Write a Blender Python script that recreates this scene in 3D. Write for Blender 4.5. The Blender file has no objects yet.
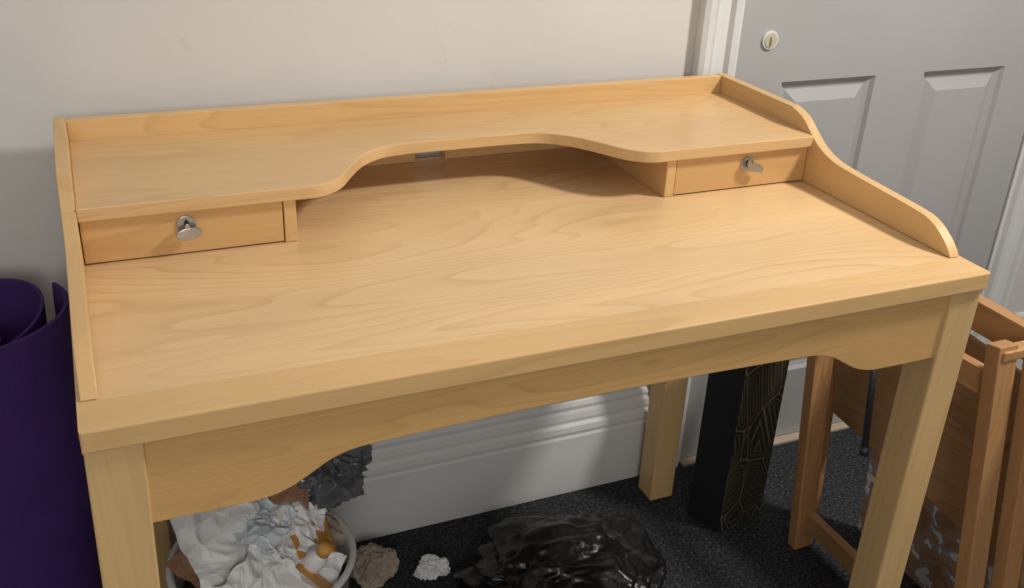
import bpy, bmesh, math, random
from mathutils import Vector, Matrix, noise
W=1.32; H=0.9267; D=0.7614
# ------------------------------------------------------------ materials
def mat(name):
    m=bpy.data.materials.new(name); m.use_nodes=True
    nt=m.node_tree; nt.nodes.clear()
    o=nt.nodes.new('ShaderNodeOutputMaterial'); b=nt.nodes.new('ShaderNodeBsdfPrincipled')
    nt.links.new(b.outputs[0],o.inputs[0]); return m,nt,b
def N(nt,t,**k):
    n=nt.nodes.new(t)
    for a,v in k.items(): setattr(n,a,v)
    return n
def ramp(nt,stops):
    r=N(nt,'ShaderNodeValToRGB'); cr=r.color_ramp
    while len(cr.elements)<len(stops): cr.elements.new(0.5)
    for e,(p,c) in zip(cr.elements,stops):
        e.position=p; e.color=(*c,1)
    return r
def wood(name,base,line,axis='x',rings=55,rough=.36,across=4.5,along=.75,fine=.35,seed=0.0,blotch=.10,bump=.02,ringamt=.34):
    m,nt,b=mat(name)
    tc=N(nt,'ShaderNodeTexCoord'); mp=N(nt,'ShaderNodeMapping')
    s={'x':(along,across,across),'y':(across,along,across),'z':(across,across,along)}[axis]
    mp.inputs['Scale'].default_value=s; mp.inputs['Location'].default_value=(seed,seed*1.7,seed*.6)
    nt.links.new(tc.outputs['Object'],mp.inputs[0])
    n1=N(nt,'ShaderNodeTexNoise'); n1.inputs['Scale'].default_value=1.0; n1.inputs['Detail'].default_value=3.5; n1.inputs['Roughness'].default_value=.38
    nt.links.new(mp.outputs[0],n1.inputs['Vector'])
    mu=N(nt,'ShaderNodeMath',operation='MULTIPLY'); mu.inputs[1].default_value=rings
    nt.links.new(n1.outputs['Fac'],mu.inputs[0])
    fr=N(nt,'ShaderNodeMath',operation='FRACT'); nt.links.new(mu.outputs[0],fr.inputs[0])
    r=ramp(nt,[(0,(.1,.1,.1)),(.70,(.38,.38,.38)),(.91,(1,1,1)),(1,(.1,.1,.1))]); nt.links.new(fr.outputs[0],r.inputs[0])
    mp2=N(nt,'ShaderNodeMapping'); k=[260,260,260]; k['xyz'.index(axis)]=7
    mp2.inputs['Scale'].default_value=k; nt.links.new(tc.outputs['Object'],mp2.inputs[0])
    n2=N(nt,'ShaderNodeTexNoise'); n2.inputs['Scale'].default_value=1; n2.inputs['Detail'].default_value=2
    nt.links.new(mp2.outputs[0],n2.inputs['Vector'])
    n3=N(nt,'ShaderNodeTexNoise'); n3.inputs['Scale'].default_value=3.2; n3.inputs['Detail'].default_value=3
    mp3=N(nt,'ShaderNodeMapping'); k=[2,2,2]; k['xyz'.index(axis)]=.6; mp3.inputs['Scale'].default_value=k
    nt.links.new(tc.outputs['Object'],mp3.inputs[0]); nt.links.new(mp3.outputs[0],n3.inputs['Vector'])
    n4=N(nt,'ShaderNodeTexNoise'); n4.inputs['Scale'].default_value=2.4; n4.inputs['Detail'].default_value=2; nt.links.new(mp3.outputs[0],n4.inputs['Vector'])
    ma=N(nt,'ShaderNodeMapRange'); ma.inputs['From Min'].default_value=.35; ma.inputs['From Max'].default_value=.65
    ma.inputs['To Min'].default_value=ringamt*.35; ma.inputs['To Max'].default_value=ringamt*1.25; nt.links.new(n4.outputs['Fac'],ma.inputs['Value'])
    f1=N(nt,'ShaderNodeMath',operation='MULTIPLY'); nt.links.new(r.outputs[0],f1.inputs[0]); nt.links.new(ma.outputs[0],f1.inputs[1])
    f2=N(nt,'ShaderNodeMath',operation='MULTIPLY_ADD'); f2.inputs[1].default_value=fine; nt.links.new(n2.outputs['Fac'],f2.inputs[0]); nt.links.new(f1.outputs[0],f2.inputs[2])
    mix=N(nt,'ShaderNodeMix',data_type='RGBA'); mix.inputs['A'].default_value=(*base,1); mix.inputs['B'].default_value=(*line,1)
    nt.links.new(f2.outputs[0],mix.inputs['Factor'])
    mr=N(nt,'ShaderNodeMapRange'); mr.inputs['From Min'].default_value=.3; mr.inputs['From Max'].default_value=.7
    mr.inputs['To Min'].default_value=1-blotch; mr.inputs['To Max'].default_value=1+blotch*.6
    nt.links.new(n3.outputs['Fac'],mr.inputs['Value'])
    hs=N(nt,'ShaderNodeHueSaturation'); nt.links.new(mix.outputs['Result'],hs.inputs['Color']); nt.links.new(mr.outputs[0],hs.inputs['Value'])
    nt.links.new(hs.outputs[0],b.inputs['Base Color'])
    b.inputs['Roughness'].default_value=rough
    bp=N(nt,'ShaderNodeBump'); bp.inputs['Strength'].default_value=bump; bp.inputs['Distance'].default_value=.002
    nt.links.new(n2.outputs['Fac'],bp.inputs['Height']); nt.links.new(bp.outputs[0],b.inputs['Normal'])
    return m
def plain(name,col,rough=.5,metal=0,nscale=0,namt=.1,bump=0,bscale=50,spec=.5,coat=0,bdist=.004):
    m,nt,b=mat(name); b.inputs['Roughness'].default_value=rough; b.inputs['Metallic'].default_value=metal
    b.inputs['Specular IOR Level'].default_value=spec; b.inputs['Coat Weight'].default_value=coat
    tc=N(nt,'ShaderNodeTexCoord')
    n=N(nt,'ShaderNodeTexNoise'); n.inputs['Scale'].default_value=nscale or 5; n.inputs['Detail'].default_value=4
    nt.links.new(tc.outputs['Object'],n.inputs['Vector'])
    r=ramp(nt,[(.3,tuple(c*(1-namt) for c in col)),(.7,tuple(min(1,c*(1+namt)) for c in col))])
    nt.links.new(n.outputs['Fac'],r.inputs[0]); nt.links.new(r.outputs[0],b.inputs['Base Color'])
    if bump:
        n2=N(nt,'ShaderNodeTexNoise'); n2.inputs['Scale'].default_value=bscale; n2.inputs['Detail'].default_value=5
        nt.links.new(tc.outputs['Object'],n2.inputs['Vector'])
        bp=N(nt,'ShaderNodeBump'); bp.inputs['Strength'].default_value=bump; bp.inputs['Distance'].default_value=bdist
        nt.links.new(n2.outputs['Fac'],bp.inputs['Height']); nt.links.new(bp.outputs[0],b.inputs['Normal'])
    return m
m_top=wood('birch_top',(.78,.54,.285),(.52,.305,.125),'x',rings=40,across=3.0,along=.60,seed=3.1,rough=.27,ringamt=.42)
m_shelf=wood('birch_shelf',(.70,.465,.225),(.49,.28,.11),'x',rings=32,across=4.2,along=.55,seed=7.3,rough=.32,ringamt=.32)
m_lip=wood('birch_lip',(.715,.465,.21),(.51,.295,.11),'x',rings=24,across=5,along=.55,seed=11,rough=.30,ringamt=.32)
m_apron=wood('birch_apron',(.68,.415,.165),(.44,.24,.08),'x',rings=32,across=6,along=.9,seed=5.5,ringamt=.44)
m_draw=wood('birch_drawer',(.66,.405,.17),(.46,.25,.095),'x',rings=20,across=6,along=.9,seed=2.2,ringamt=.34)
m_side=wood('birch_side',(.69,.445,.20),(.49,.285,.11),'y',rings=20,across=5,along=.6,seed=9.1,ringamt=.3)
m_leg=wood('birch_leg',(.69,.46,.21),(.49,.305,.125),'z',rings=14,across=6,along=.5,seed=1.4,ringamt=.32)
m_pine=wood('pine',(.48,.26,.11),(.28,.125,.045),'z',rings=20,across=9,along=.6,seed=4.4,rough=.5,fine=.3,blotch=.2,ringamt=.5)
m_piney=wood('pine_rail',(.50,.28,.12),(.30,.135,.045),'y',rings=20,across=9,along=.6,seed=6.4,rough=.5,fine=.3,blotch=.2,ringamt=.5)
m_plank=wood('plank_wood',(.48,.29,.14),(.26,.135,.055),'y',rings=34,across=4,along=.8,seed=8.4,rough=.6,blotch=.2,ringamt=.6)
m_dark=plain('dark_recess',(.02,.015,.01),.9)
m_metal=plain('nickel',(.42,.41,.39),.34,.85,nscale=30)
m_rod=plain('brushed_steel',(.16,.17,.19),.3,.6,nscale=30)
# ------------------------------------------------------------ mesh helpers
def root(name,loc):
    e=bpy.data.objects.new(name,None); e.empty_display_size=.05; e.location=loc
    bpy.context.collection.objects.link(e); return e
def mk(name,verts,faces,m,parent=None,bevel=0,seg=2,smooth=False,origin=None):
    off=Vector(parent.location) if parent else (Vector(origin) if origin else Vector((0,0,0)))
    me=bpy.data.meshes.new(name); me.from_pydata([tuple(Vector(v)-off) for v in verts],[],faces)
    bm=bmesh.new(); bm.from_mesh(me); bmesh.ops.recalc_face_normals(bm,faces=bm.faces); bm.to_mesh(me); bm.free()
    ob=bpy.data.objects.new(name,me); bpy.context.collection.objects.link(ob)
    if parent: ob.parent=parent
    else: ob.location=off
    if m: me.materials.append(m)
    if bevel:
        b=ob.modifiers.new('bev','BEVEL'); b.width=bevel; b.segments=seg; b.limit_method='ANGLE'; b.angle_limit=math.radians(40)
    for p in me.polygons: p.use_smooth=smooth
    return ob
def box(name,a,b,m,parent=None,bevel=.0015,footdx=0):
    x0,y0,z0=a;x1,y1,z1=b
    v=[(x0+footdx,y0,z0),(x1+footdx,y0,z0),(x1+footdx,y1,z0),(x0+footdx,y1,z0),(x0,y0,z1),(x1,y0,z1),(x1,y1,z1),(x0,y1,z1)]
    f=[(0,3,2,1),(4,5,6,7),(0,1,5,4),(1,2,6,5),(2,3,7,6),(3,0,4,7)]
    return mk(name,v,f,m,parent,bevel)
def prism(name,pts,ax,lo,hi,m,parent=None,bevel=.0015):
    def P(p,t):
        return {'x':(t,p[0],p[1]),'y':(p[0],t,p[1]),'z':(p[0],p[1],t)}[ax]
    n=len(pts); v=[P(p,lo) for p in pts]+[P(p,hi) for p in pts]
    f=[tuple(range(n)),tuple(range(2*n-1,n-1,-1))]+[(i,(i+1)%n,n+(i+1)%n,n+i) for i in range(n)]
    return mk(name,v,f,m,parent,bevel)
def bar(name,p0,p1,w,d,m,parent,side=(0,1,0),bevel=.002):
    p0=Vector(p0);p1=Vector(p1);ax=(p1-p0).normalized();s=Vector(side);s=(s-ax*s.dot(ax)).normalized();t=ax.cross(s)
    v=[]
    for p in(p0,p1):
        for a,b in((-1,-1),(1,-1),(1,1),(-1,1)): v.append(p+s*a*w/2+t*b*d/2)
    f=[(0,3,2,1),(4,5,6,7),(0,1,5,4),(1,2,6,5),(2,3,7,6),(3,0,4,7)]
    return mk(name,v,f,m,parent,bevel)
def tube(name,pts,r,m,parent=None,n=12,origin=None):
    vs=[];fs=[];pts=[Vector(p) for p in pts]
    for i,p in enumerate(pts):
        a=(pts[min(i+1,len(pts)-1)]-pts[max(i-1,0)]).normalized()
        u=a.orthogonal().normalized() if i==0 else (u-a*u.dot(a)).normalized()
        w=a.cross(u); rr=r[i] if isinstance(r,(list,tuple)) else r
        for k in range(n):
            t=2*math.pi*k/n; vs.append(p+(u*math.cos(t)+w*math.sin(t))*rr)
    for i in range(len(pts)-1):
        for k in range(n): fs.append((i*n+k,i*n+(k+1)%n,(i+1)*n+(k+1)%n,(i+1)*n+k))
    fs.append(tuple(range(n-1,-1,-1))); fs.append(tuple(range((len(pts)-1)*n,len(pts)*n)))
    return mk(name,vs,fs,m,parent,smooth=True,origin=origin)
def spline(pts,k=6):
    out=[]
    P=[pts[0]]+pts+[pts[-1]]
    for i in range(1,len(P)-2):
        for j in range(k):
            t=j/k
            out.append(tuple(.5*((2*P[i][c])+(-P[i-1][c]+P[i+1][c])*t+(2*P[i-1][c]-5*P[i][c]+4*P[i+1][c]-P[i+2][c])*t*t+(-P[i-1][c]+3*P[i][c]-3*P[i+1][c]+P[i+2][c])*t**3) for c in (0,1)))
    out.append(pts[-1]); return out
# ------------------------------------------------------------ DESK
T=.030
desk=root('writing_desk',(W/2,D/2,0))
s0,s1=.0043,.0235
lipy=.0615
prism('top_board',[(0,lipy),(W,lipy),(W,D),(0,D)],'z',H-T,H,m_top,desk,0)
prism('front_lipping',[(0,0),(W,0),(W,lipy),(0,lipy)],'z',H-T,H,m_lip,desk,0)
_b=bpy.data.objects['front_lipping']; 
bm=bmesh.new(); bm.from_mesh(_b.data)
ed=[e for e in bm.edges if all(abs(v.co.y-(0-D/2))<1e-5 for v in e.verts)]
bmesh.ops.bevel(bm,geom=ed,offset=.003,segments=3,profile=.5,affect='EDGES'); bm.to_mesh(_b.data); bm.free()
prof=[(.506,H+.1275),(.47,1.043),(.44,1.022),(.412,1.004),(.38,.992),(.342,.986),(.25,.981),(.15,.976),(.115,.969),(.09,.955),(.072,.94),(.0625,H+.001)]
sp=[(D,H+.0002),(D,H+.1275)]+spline(prof,5)
prism('side_panel_a',sp,'x',s0,s1,m_side,desk,.0018)
prism('side_panel_b',sp,'x',W-s1,W-s0,m_side,desk,.0018)
nx0,nx1=.622,.682
prism('back_board',[(s1,H+.0002),(nx0,H+.0002),(nx0,.9975),(nx1,.9975),(nx1,H+.0002),(W-s1,H+.0002),(W-s1,H+.1265),(s1,H+.1265)],'y',D-.0185,D,m_lip,desk,.0015)
HS=H+.0914; ts=.0205
lc=[(.335,.428),(.36,.4285),(.385,.438),(.41,.461),(.437,.505),(.468,.549),(.508,.579),(.55,.588),(.60,.590)]
cur=spline(lc,5); curR=[(W-x,y) for x,y in reversed(cur)]
sh=[(s1,.428)]+cur+curR+[(W-s1,.428),(W-s1,D-.0185),(s1,D-.0185)]
prism('upper_shelf',sh,'z',HS-ts,HS,m_shelf,desk,.0018)
dx=[.312,.331]
prism('divider_a',[(.437,H+.0002),(D-.0185,H+.0002),(D-.0185,HS-ts),(.437,HS-ts)],'x',dx[0],dx[1],m_side,desk)
prism('divider_b',[(.437,H+.0002),(D-.0185,H+.0002),(D-.0185,HS-ts),(.437,HS-ts)],'x',W-dx[1],W-dx[0],m_side,desk)
for nm,xa,xb,kx,kdir in(('a',s1,dx[0],.169,0),('b',W-dx[0],W-s1,1.160,1)):
    box('drawer_front_'+nm,(xa+.0015,.4385,H+.0025),(xb-.0015,.456,HS-ts-.0015),m_draw,desk,.001)
    box('drawer_gap_'+nm,(xa+.0002,.452,H+.0004),(xb-.0002,.47,HS-ts-.0002),m_dark,desk,0)
    zc=H+.043
    n=28
    def disc(name,c,rx,rz,y0,y1,ang=0,bev=.0012,m=m_metal):
        pts=[]
        for i in range(n):
            t=2*math.pi*i/n; x=math.cos(t)*rx; z=math.sin(t)*rz
            pts.append((c[0]+x*math.cos(ang)-z*math.sin(ang),c[1]+x*math.sin(ang)+z*math.cos(ang)))
        return prism(name,pts,'y',y0,y1,m,desk,bev)
    disc('key_escutcheon_'+nm,(kx,zc+.004),.0145,.0145,.4365,.439)
    disc('keyhole_'+nm,(kx,zc+.006),.0035,.006,.4360,.4368,0,0,m_dark)
    tube('key_shaft_'+nm,[(kx,.4375,zc+.004),(kx,.428,zc+.003)],.003,m_metal,desk)
    if kdir==0:
        disc('key_bow_'+nm,(kx+.001,zc-.006),.0185,.0095,.4235,.4275,ang=.08)
        disc('key_neck_'+nm,(kx,zc+.002),.0042,.008,.4245,.428)
    else:
        disc('key_bow_'+nm,(kx+.013,zc-.001),.0165,.0085,.4235,.4275,ang=-.4)
        disc('key_neck_'+nm,(kx-.002,zc+.006),.004,.012,.4245,.428,ang=.15)
lw=.063; lx0=.001
bi=.03
legs=[(lx0,.0067,-.022),(W-lx0-lw,.0067,.008),(bi,D-.012-lw,0),(W-bi-lw-.006,D-.010-lw,-.002)]
for i,(x,y,fd) in enumerate(legs):
    box('leg_%d'%(i+1),(x,y,0),(x+lw,y+lw,H-T-.0002),m_leg,desk,.003,fd)
ap=[(lx0+lw-.004,.779),(.16,.779),(.195,.781),(.223,.789),(.25,.804),(.272,.817),(.298,.826),(.33,.8295)]
a1=spline(ap,4); a2=[(W-x,z) for x,z in reversed(a1)]
prism('front_apron',a1+[(.5,.834),(.66,.8355),(.82,.834)]+a2+[(W-lx0-lw+.004,H-T-.0002),(lx0+lw-.004,H-T-.0002)],'y',.011,.031,m_apron,desk,.0015)
box('side_apron_a',(.032,.0067+lw,.79),(.05,D-.012-lw,H-T-.0002),m_side,desk)
box('side_apron_b',(W-.05,.0067+lw,.79),(W-.032,D-.012-lw,H-T-.0002),m_side,desk)
box('back_apron',(bi+lw,D-.055,.79),(W-bi-lw,D-.037,H-T-.0002),m_apron,desk)
# ------------------------------------------------------------ ROOM
YW=.812
m_wall,nt,b=mat('wall_paint'); b.inputs['Roughness'].default_value=.75
tc=N(nt,'ShaderNodeTexCoord'); n=N(nt,'ShaderNodeTexNoise'); n.inputs['Scale'].default_value=1.6; n.inputs['Detail'].default_value=5
nt.links.new(tc.outputs['Object'],n.inputs['Vector'])
r=ramp(nt,[(.3,(.61,.585,.555)),(.7,(.67,.65,.62))]); nt.links.new(n.outputs['Fac'],r.inputs[0])
wv=N(nt,'ShaderNodeTexNoise'); wv.inputs['Scale'].default_value=2.3; wv.inputs['Detail'].default_value=6; wv.inputs['Distortion'].default_value=.6
nt.links.new(tc.outputs['Object'],wv.inputs['Vector'])
rc=ramp(nt,[(.497,(1,1,1)),(.5,(.90,.895,.89)),(.503,(1,1,1))]); nt.links.new(wv.outputs['Fac'],rc.inputs[0])
mk2=N(nt,'ShaderNodeTexNoise'); mk2.inputs['Scale'].default_value=4.1; nt.links.new(tc.outputs['Object'],mk2.inputs['Vector'])
rk=ramp(nt,[(.60,(0,0,0)),(.66,(1,1,1))]); nt.links.new(mk2.outputs['Fac'],rk.inputs[0])
mx=N(nt,'ShaderNodeMix',data_type='RGBA',blend_type='MULTIPLY'); nt.links.new(rk.outputs[0],mx.inputs['Factor']); nt.links.new(r.outputs[0],mx.inputs['A']); nt.links.new(rc.outputs[0],mx.inputs['B'])
nt.links.new(mx.outputs['Result'],b.inputs['Base Color'])
n2=N(nt,'ShaderNodeTexNoise'); n2.inputs['Scale'].default_value=14; n2.inputs['Detail'].default_value=6; nt.links.new(tc.outputs['Object'],n2.inputs['Vector'])
bp=N(nt,'ShaderNodeBump'); bp.inputs['Strength'].default_value=.12; bp.inputs['Distance'].default_value=.01
nt.links.new(n2.outputs['Fac'],bp.inputs['Height']); nt.links.new(bp.outputs[0],b.inputs['Normal'])
m_trim=plain('gloss_white',(.66,.655,.64),.5,nscale=6,namt=.05,bump=.02,bscale=20,spec=.35)
m_door=plain('door_grey',(.395,.385,.38),.42,nscale=3,namt=.04,bump=.03,bscale=60)
m_car,nt,b=mat('carpet_charcoal'); b.inputs['Roughness'].default_value=1; b.inputs['Specular IOR Level'].default_value=.1
tc=N(nt,'ShaderNodeTexCoord'); n=N(nt,'ShaderNodeTexNoise'); n.inputs['Scale'].default_value=130; n.inputs['Detail'].default_value=4; n.inputs['Roughness'].default_value=.8
nt.links.new(tc.outputs['Object'],n.inputs['Vector'])
r=ramp(nt,[(.36,(.014,.015,.018)),(.53,(.038,.040,.046)),(.68,(.13,.135,.145))]); nt.links.new(n.outputs['Fac'],r.inputs[0]); nt.links.new(r.outputs[0],b.inputs['Base Color'])
bp=N(nt,'ShaderNodeBump'); bp.inputs['Strength'].default_value=.7; bp.inputs['Distance'].default_value=.006
nt.links.new(n.outputs['Fac'],bp.inputs['Height']); nt.links.new(bp.outputs[0],b.inputs['Normal'])
XL,XR,YF,ZC=-1.6,3.2,-2.6,2.75
box('floor',(XL,YF,-.05),(XR,YW+.1,0),m_car,None,0)
DX0,DX1=1.375,2.33
box('wall_back',(XL,YW,0),(DX0-.02,YW+.1,ZC),m_wall,None,0)
box('wall_back_right',(DX1+.02,YW,0),(XR,YW+.1,ZC),m_wall,None,0)
box('wall_back_over_door',(DX0-.02,YW,2.42),(DX1+.02,YW+.1,ZC),m_wall,None,0)
box('wall_left',(XL-.1,YF,0),(XL,YW+.1,ZC),m_wall,None,0)
box('wall_right',(XR,YF,0),(XR+.1,YW+.1,ZC),m_wall,None,0)
sk=[(YW,0),(YW-.022,0),(YW-.022,.165),(YW-.019,.172),(YW-.021,.182),(YW-.019,.196),(YW-.012,.204),(YW-.013,.214),(YW-.010,.228),(YW-.006,.236),(YW-.007,.246),(YW-.003,.256),(YW,.258)]
prism('baseboard_back',sk,'x',XL,1.265,m_trim,None,.0008)
prism('baseboard_back_right',sk,'x',DX1+.1,XR,m_trim,None,.0008)
def arch(name,x0,x1,flip):
    w=x1-x0
    q=[(0,0),(0,.024),(.10,.030),(.20,.030),(.27,.016),(.34,.020),(.40,.014),(.66,.012),(.72,.022),(.86,.024),(.92,.010),(1,.008),(1,0)]
    if flip: q=[(1-a,d) for a,d in q]
    prism(name,[(x0+a*w,YW-d) for a,d in q],'z',0,2.42,m_trim,None,.001)
arch('trim_1',1.265,1.375,False); arch('trim_2',DX1,DX1+.1,True)
box('trim_3',(1.265,YW-.024,2.42),(DX1+.1,YW,2.53),m_trim,None,.002)
door=root('door_1',((DX0+DX1)/2,YW,0))
dy=YW-.002
def door_panels():
    xs=[(DX0+.135,DX0+.405),(DX0+.555,DX0+.82)]
    zs=[(.22,1.01),(1.20,2.0)]
    verts=[];faces=[]
    X=sorted({DX0+.003,DX1-.003,*[a for p in xs for a in p]}); Z=sorted({.008,2.41,*[a for p in zs for a in p]})
    def quad(a): 
        i=len(verts); verts.extend(a); faces.append((i,i+1,i+2,i+3))
    for i in range(len(X)-1):
        for j in range(len(Z)-1):
            isp=any(abs(X[i]-p[0])<1e-6 for p in xs) and any(abs(Z[j]-p[0])<1e-6 for p in zs)
            x0,x1,z0,z1=X[i],X[i+1],Z[j],Z[j+1]
            if not isp: quad([(x0,dy,z0),(x1,dy,z0),(x1,dy,z1),(x0,dy,z1)])
            else:
                rings=[(0,0),(.007,.009),(.018,.014),(.022,.014),(.050,.001),(.056,.001)]
                for (a,da),(c,dc) in zip(rings,rings[1:]):
                    A=[(x0+a,dy+da,z0+a),(x1-a,dy+da,z0+a),(x1-a,dy+da,z1-a),(x0+a,dy+da,z1-a)]
                    B=[(x0+c,dy+dc,z0+c),(x1-c,dy+dc,z0+c),(x1-c,dy+dc,z1-c),(x0+c,dy+dc,z1-c)]
                    for k in range(4): quad([A[k],A[(k+1)%4],B[(k+1)%4],B[k]])
                a,da=rings[-1]; quad([(x0+a,dy+da,z0+a),(x1-a,dy+da,z0+a),(x1-a,dy+da,z1-a),(x0+a,dy+da,z1-a)])
    ob=mk('leaf',verts,faces,m_door,door)
    bm=bmesh.new(); bm.from_mesh(ob.data); bmesh.ops.remove_doubles(bm,verts=bm.verts,dist=1e-5)
    bmesh.ops.recalc_face_normals(bm,faces=bm.faces)
    up=sum(f.normal.y*f.calc_area() for f in bm.faces)
    if up>0: bmesh.ops.reverse_faces(bm,faces=bm.faces)
    bm.to_mesh(ob.data); bm.free()
    box('leaf_core',(DX0+.003,dy+.015,.008),(DX1-.003,dy+.04,2.41),m_door,door,0)
door_panels()
m_cream=plain('cream_plastic',(.52,.48,.34),.35)
def cyl(name,c,r,y0,y1,m,parent,n=32,bev=.001):
    return prism(name,[(c[0]+r*math.cos(2*math.pi*i/n),c[1]+r*math.sin(2*math.pi*i/n)) for i in range(n)],'y',y0,y1,m,parent,bev)
cyl('lock_rose',(1.457,1.107),.0205,dy-.005,dy,m_trim,door)
cyl('lock_turn',(1.457,1.107),.0165,dy-.007,dy-.004,m_cream,door)
box('lock_slot',(1.4545,dy-.012,1.098),(1.4595,dy-.006,1.116),m_cream,door,.001)
m_sill=plain('sill_wood',(.45,.36,.27),.5)
box('trim_4',(DX0,YW-.03,.0),(DX1,YW-.002,.007),m_sill,None,.001)
# ------------------------------------------------------------ YOGA MAT
m_mat=plain('purple_foam',(.045,.016,.115),.75,nscale=12,namt=.12,bump=.25,bscale=300,spec=.3)
def yoga():
    cx,cy=-.168,.60; th=.006; n=300
    inner=[];outer=[]
    for i in range(n+1):
        u=i/n; a=math.radians(-60)+u*3.25*2*math.pi
        k=max(0,min(1,(u-.60)/.12)); k=k*k*(3-2*k)
        r=.020+.036*min(1,u/.60)+.078*k+.014*max(0,u-.72)/.28
        t=.795-.050*(1-k)+.010*math.cos(a-.6)*k
        for rr,L in((r,inner),(r+th,outer)): L.append((cx+rr*math.cos(a)*1.03,cy+rr*math.sin(a)*.86,t))
    v=[];f=[]
    for (a,b) in zip(inner,outer):
        lean=.035
        v+= [(a[0]-lean,a[1],.002),(b[0]-lean,b[1],.002),b,a]
    for i in range(n):
        for k in range(4): f.append((4*i+k,4*i+(k+1)%4,4*i+4+(k+1)%4,4*i+4+k))
    f.append((3,2,1,0)); f.append((4*n,4*n+1,4*n+2,4*n+3))
    return mk('rolled_yoga_mat',v,f,m_mat,None,.001,smooth=False,origin=(cx,cy,0))
yo=yoga()
# ------------------------------------------------------------ BLACK BOX with gold leaf pattern
bx=root('black_gift_box',(1.36,.56,0))
m_blk=plain('black_card',(.014,.014,.016),.4,nscale=8)
m_gold,nt,b=mat('gold_line_card'); b.inputs['Roughness'].default_value=.4
tc=N(nt,'ShaderNodeTexCoord')
mp=N(nt,'ShaderNodeMapping'); mp.inputs['Scale'].default_value=(15,15,9); mp.inputs['Rotation'].default_value=(0,.6,0); nt.links.new(tc.outputs['Object'],mp.inputs[0])
vo=N(nt,'ShaderNodeTexVoronoi',feature='DISTANCE_TO_EDGE'); vo.inputs['Scale'].default_value=1.0; nt.links.new(mp.outputs[0],vo.inputs['Vector'])
wv=N(nt,'ShaderNodeMath',operation='MULTIPLY'); wv.inputs[1].default_value=10; nt.links.new(vo.outputs[0],wv.inputs[0])
fr=N(nt,'ShaderNodeMath',operation='FRACT'); nt.links.new(wv.outputs[0],fr.inputs[0])
r=ramp(nt,[(0,(.13,.11,.055)),(.16,(.11,.09,.045)),(.24,(.016,.016,.014)),(1,(.016,.016,.014))]); nt.links.new(fr.outputs[0],r.inputs[0]); nt.links.new(r.outputs[0],b.inputs['Base Color'])
A=Vector((1.278,.612,0));B=Vector((1.312,.525,0));C2=Vector((1.447,.545,0)); Dd=A+C2-B
hb=.50
def quadbox(name,P,z0,z1,m,grow=0):
    c=sum(P,Vector())/4; P=[c+(p-c)*(1+grow) for p in P]
    v=[(p.x,p.y,z0) for p in P]+[(p.x,p.y,z1) for p in P]
    ob=mk(name,v,[(3,2,1,0),(4,5,6,7),(0,1,5,4),(1,2,6,5),(2,3,7,6),(3,0,4,7)],m,bx,.002); return ob
o=quadbox('body',[A,B,C2,Dd],.0,hb-.03,m_blk); o.data.materials.append(m_gold)
for p in o.data.polygons:
    if p.normal.y<-.8: p.material_index=1
o=quadbox('lid',[A,B,C2,Dd],hb-.03,hb,m_blk,.02)
# ------------------------------------------------------------ PINE TRESTLE
tr=root('folding_wooden_trestle',(1.5,.2,0))
bar('post_1',(1.475,.425,0),(1.425,.45,.68),.028,.05,m_pine,tr,(0,1,0))
bar('post_2',(1.475,-.06,0),(1.475,.06,.74),.030,.045,m_pine,tr,(0,1,0))
bar('post_3',(1.545,.485,0),(1.500,.500,.70),.028,.04,m_pine,tr,(0,1,0))
bar('post_4',(1.54,-.085,0),(1.535,.03,.72),.03,.04,m_pine,tr,(0,1,0))
bar('bottom_rail_1',(1.477,.42,.08),(1.477,-.05,.08),.045,.022,m_piney,tr,(0,0,1))
bar('top_rail_1',(1.445,.45,.655),(1.478,.05,.655),.05,.022,m_piney,tr,(0,0,1))
bar('top_rail_2',(1.57,.50,.715),(1.57,-.12,.715),.06,.03,m_piney,tr,(0,0,1))
bar('hinge_block',(1.46,.052,.725),(1.56,.052,.725),.028,.018,m_piney,tr,(0,1,0))
bar('wooden_board',(1.572,.56,.50),(1.572,-.10,.45),.38,.016,m_plank,tr,(0,0,1))
tube('metal_stay',[(1.472,.300,.36),(1.474,.325,.52),(1.476,.345,.66)],.0075,m_rod,tr)
tube('metal_stay_foot',[(1.472,.298,.345),(1.472,.300,.365)],.011,m_rod,tr)
m_spl,nt,b=mat('paint_splattered'); b.inputs['Roughness'].default_value=.7
tc=N(nt,'ShaderNodeTexCoord'); n=N(nt,'ShaderNodeTexNoise'); n.inputs['Scale'].default_value=24; n.inputs['Detail'].default_value=3; n.inputs['Distortion'].default_value=.6
nt.links.new(tc.outputs['Object'],n.inputs['Vector'])
r=ramp(nt,[(.35,(.26,.15,.09)),(.50,(.36,.24,.16)),(.555,(.30,.19,.12)),(.56,(.25,.31,.42)),(.59,(.22,.28,.38)),(.60,(.66,.64,.61)),(.8,(.62,.62,.62))]); nt.links.new(n.outputs['Fac'],r.inputs[0]); nt.links.new(r.outputs[0],b.inputs['Base Color'])
sb=root('paint_splattered_board',(1.64,.15,0))
bar('panel',(1.65,.14,0),(1.625,.14,.34),.56,.012,m_spl,sb,(0,1,0))
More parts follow.
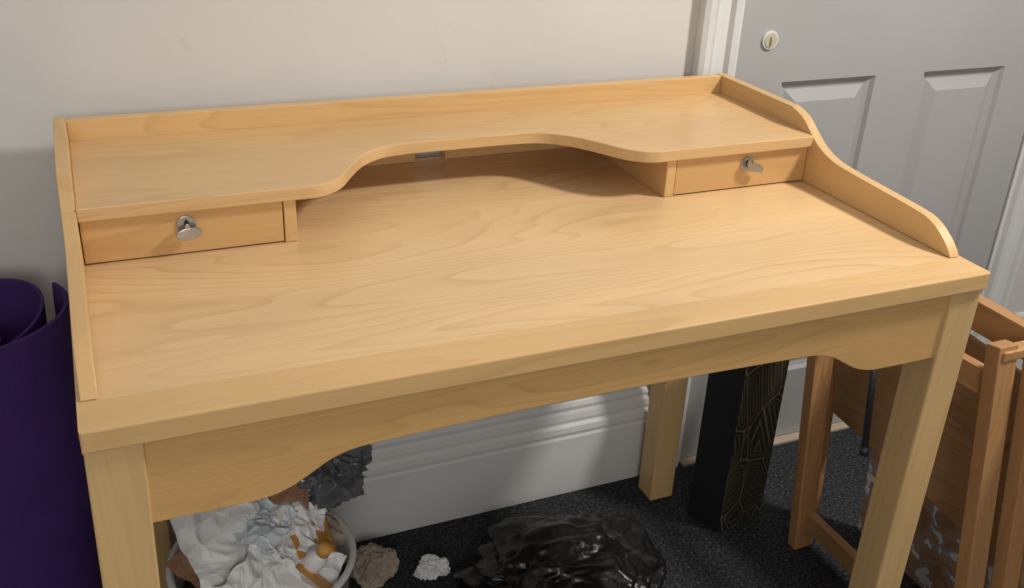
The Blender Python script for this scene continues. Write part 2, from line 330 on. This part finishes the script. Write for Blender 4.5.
# ------------------------------------------------------------ CRUMPLED STUFF
def crumple(name,c,sc,seed,m,parent=None,amp=.35,freq=3.0,sub=5,flat=0,origin=None,smooth=False,fine=.1):
    bm=bmesh.new(); bmesh.ops.create_icosphere(bm,subdivisions=sub,radius=1)
    o=Vector((seed*3.7,seed*1.3,seed*7.1))
    for v in bm.verts:
        p=v.co.copy(); q=p*freq+o; q+=noise.noise_vector(q*.6)*.8
        d=noise.voronoi(q)[0]; e=min(1,(d[1]-d[0])*1.4)
        d2=noise.voronoi(q*2.3)[0]; e2=min(1,(d2[1]-d2[0])*1.4)
        g=noise.noise(p*1.3+o)*.5
        k=1+amp*(g-e*.55+.2)-fine*e2
        v.co=Vector((p.x*k*sc[0],p.y*k*sc[1],p.z*k*sc[2]))
        if flat and v.co.z<-flat*sc[2]: v.co.z=-flat*sc[2]
        v.co+=Vector(c)
    vs=[tuple(v.co) for v in bm.verts]; fs=[tuple(x.index for x in f.verts) for f in bm.faces]; bm.free()
    return mk(name,vs,fs,m,parent,smooth=smooth,origin=origin)
def sheet(name,c,sx,sy,rot,seed,m,parent=None,amp=.03,freq=9,n=44,droop=1.6):
    vs=[];fs=[]; o=Vector((seed*2.1,seed*5.3,seed))
    R=Matrix.Rotation(rot[2],3,'Z')@Matrix.Rotation(rot[1],3,'Y')@Matrix.Rotation(rot[0],3,'X')
    for i in range(n+1):
        for j in range(n+1):
            x=(i/n-.5)*sx;y=(j/n-.5)*sy; q=Vector((x*freq,y*freq,0))+o; q+=noise.noise_vector(q*.8)*.5
            d=noise.voronoi(q)[0]; d2=noise.voronoi(q*2.4)[0]
            z=-amp*min(1,(d[1]-d[0])*1.3)-amp*.4*min(1,(d2[1]-d2[0])*1.3)+amp*1.5*noise.noise(q*.5)
            x+=amp*.9*noise.noise(q+Vector((9,0,0))); y+=amp*.9*noise.noise(q+Vector((0,9,0)))
            z-= droop*(x*x+y*y)
            vs.append(Vector(c)+R@Vector((x,y,z)))
    for i in range(n):
        for j in range(n): a=i*(n+1)+j; fs.append((a,a+1,a+n+2,a+n+1))
    return mk(name,vs,fs,m,parent)
m_white=plain('white_plastic_film',(.78,.78,.775),.35,nscale=6,namt=.08)
m_blue=plain('pale_blue_film',(.58,.64,.69),.35,nscale=6)
m_brown=plain('brown_paper',(.28,.15,.08),.7,nscale=9,namt=.3)
m_orange=plain('orange_packet',(.62,.30,.06),.45,nscale=9,namt=.2)
m_tan=plain('tan_paper',(.36,.29,.23),.8,nscale=9,namt=.15)
m_bag=plain('black_polythene',(.006,.006,.007),.30,nscale=9,bump=.5,bscale=26,bdist=.01)
m_grey=plain('grey_polythene',(.10,.105,.115),.24,nscale=14,namt=.5,bump=.6,bscale=30)
m_bin=plain('bin_white',(.70,.70,.68),.4)
bn=root('waste_bin',(.24,.46,0))
cx,cy=.24,.46
def lathe(name,prof,m,parent,n=48):
    vs=[];fs=[]
    for r_,z in prof:
        for k in range(n): t=2*math.pi*k/n; vs.append((cx+r_*math.cos(t),cy+r_*math.sin(t),z))
    for i in range(len(prof)-1):
        for k in range(n): fs.append((i*n+k,i*n+(k+1)%n,(i+1)*n+(k+1)%n,(i+1)*n+k))
    fs.append(tuple(range(n))); fs.append(tuple(range((len(prof)-1)*n,len(prof)*n)))
    return mk(name,vs,fs,m,parent,smooth=True)
lathe('bucket',[(.13,0),(.158,.30),(.166,.30),(.168,.306),(.166,.312),(.157,.312),(.153,.30),(.126,.006)],m_bin,bn)
lathe('liner',[(.12,.05),(.148,.24),(.10,.25),(.01,.25)],m_grey,bn)
sheet('film_1',(.185,.40,.385),.15,.19,(.75,.1,.25),2,m_white,bn,amp=.017,freq=11)
sheet('film_2',(.27,.37,.345),.17,.14,(.6,.4,-.5),3,m_white,bn,amp=.026,freq=12)
sheet('film_3',(.250,.44,.405),.10,.08,(.4,-.2,.9),4,m_blue,bn,amp=.02,freq=16)
sheet('film_4',(.225,.33,.345),.14,.12,(.9,-.3,.6),21,m_white,bn,amp=.03,freq=18)
sheet('film_5',(.30,.43,.37),.12,.10,(.5,.2,.2),22,m_white,bn,amp=.025,freq=18)
sheet('brown_packet_1',(.275,.49,.41),.12,.12,(.8,.2,-.2),5,m_brown,bn,amp=.02,freq=14)
sheet('brown_packet_2',(.125,.45,.335),.07,.09,(.5,-.4,.5),6,m_brown,bn,amp=.02,freq=14)
sheet('orange_packet',(.335,.42,.35),.09,.08,(.8,.3,.5),7,m_orange,bn,amp=.012)
sheet('orange_packet_2',(.315,.36,.325),.05,.07,(.5,.5,1.0),27,m_orange,bn,amp=.012)
sheet('white_bag_2',(.20,.34,.30),.24,.16,(.3,0,0),8,m_white,bn,amp=.04,freq=12)
sheet('tan_wrapper',(.355,.49,.33),.09,.09,(.3,.5,.1),9,m_tan,bn,amp=.02,freq=14)
sheet('white_scrap',(.33,.50,.385),.08,.07,(.7,.3,.6),31,m_white,bn,amp=.02,freq=18)
tube('bottle_body',[(.300,.395,.30),(.322,.372,.352),(.326,.368,.360),(.329,.365,.367)],[.019,.019,.014,.010],m_white,bn,n=20)
tube('bottle_cap',[(.329,.365,.367),(.337,.356,.386)],.0125,m_orange,bn,n=20)
crumple('knotted_bag',(.375,.55,.405),(.085,.065,.085),10,m_grey,bn,amp=.6,freq=1.5,fine=.22)
sheet('knotted_bag_flap_1',(.435,.57,.490),.095,.06,(.6,.5,.2),41,m_grey,bn,amp=.022,freq=18,droop=6)
sheet('knotted_bag_flap_2',(.390,.56,.485),.07,.06,(.9,-.5,-.3),42,m_grey,bn,amp=.022,freq=18,droop=5)
sheet('knotted_bag_flap_3',(.390,.50,.42),.10,.10,(1.0,.2,.4),43,m_grey,bn,amp=.022,freq=14,droop=2)
crumple('black_bin_bag',(.875,.47,.046),(.225,.165,.084),12,m_bag,None,amp=.6,freq=1.5,sub=6,flat=.54,origin=(.875,.47,0),smooth=True,fine=.13)
crumple('crumpled_brown_paper',(.50,.67,.028),(.05,.045,.05),13,m_tan,None,origin=(.5,.67,0),flat=.55,amp=.6,fine=.25,freq=1.6)
crumple('torn_paper_scrap',(.625,.635,.012),(.036,.022,.024),14,m_white,None,origin=(.625,.635,0),flat=.5,amp=.9,fine=.3,freq=1.5)
# ------------------------------------------------------------ LIGHT / CAMERA
w=bpy.data.worlds.new('world'); bpy.context.scene.world=w; w.use_nodes=True
w.node_tree.nodes['Background'].inputs[0].default_value=(1,.985,.96,1); w.node_tree.nodes['Background'].inputs[1].default_value=.36
def area(name,loc,target,size,power,col):
    l=bpy.data.lights.new(name,'AREA'); l.shape='DISK'; l.size=size; l.energy=power; l.color=col
    o=bpy.data.objects.new(name,l); bpy.context.collection.objects.link(o); o.location=loc
    o.rotation_euler=(Vector(target)-Vector(loc)).to_track_quat('-Z','Y').to_euler(); return o
area('ceiling_lamp',(2.15,-.35,2.45),(.6,.3,.9),.28,42,(1,.96,.90))
area('front_fill',(-.2,-2.3,1.7),(.4,.8,.5),.8,17,(1,.975,.94))  # soft fill added on the camera side to brighten the space under the desk
cam=bpy.data.cameras.new('camera'); cam.sensor_width=36; cam.lens=997.48/1024*36; cam.clip_start=.01
co=bpy.data.objects.new('camera',cam); bpy.context.collection.objects.link(co)
r_=math.radians
co.matrix_world=Matrix.Translation((.0539,-.9921,.6286+H))@Matrix.Rotation(r_(-24.3033),4,'Z')@Matrix.Rotation(r_(63.6368),4,'X')@Matrix.Rotation(r_(2.7833),4,'Z')
bpy.context.scene.camera=co
bpy.context.scene.view_settings.view_transform='Standard'
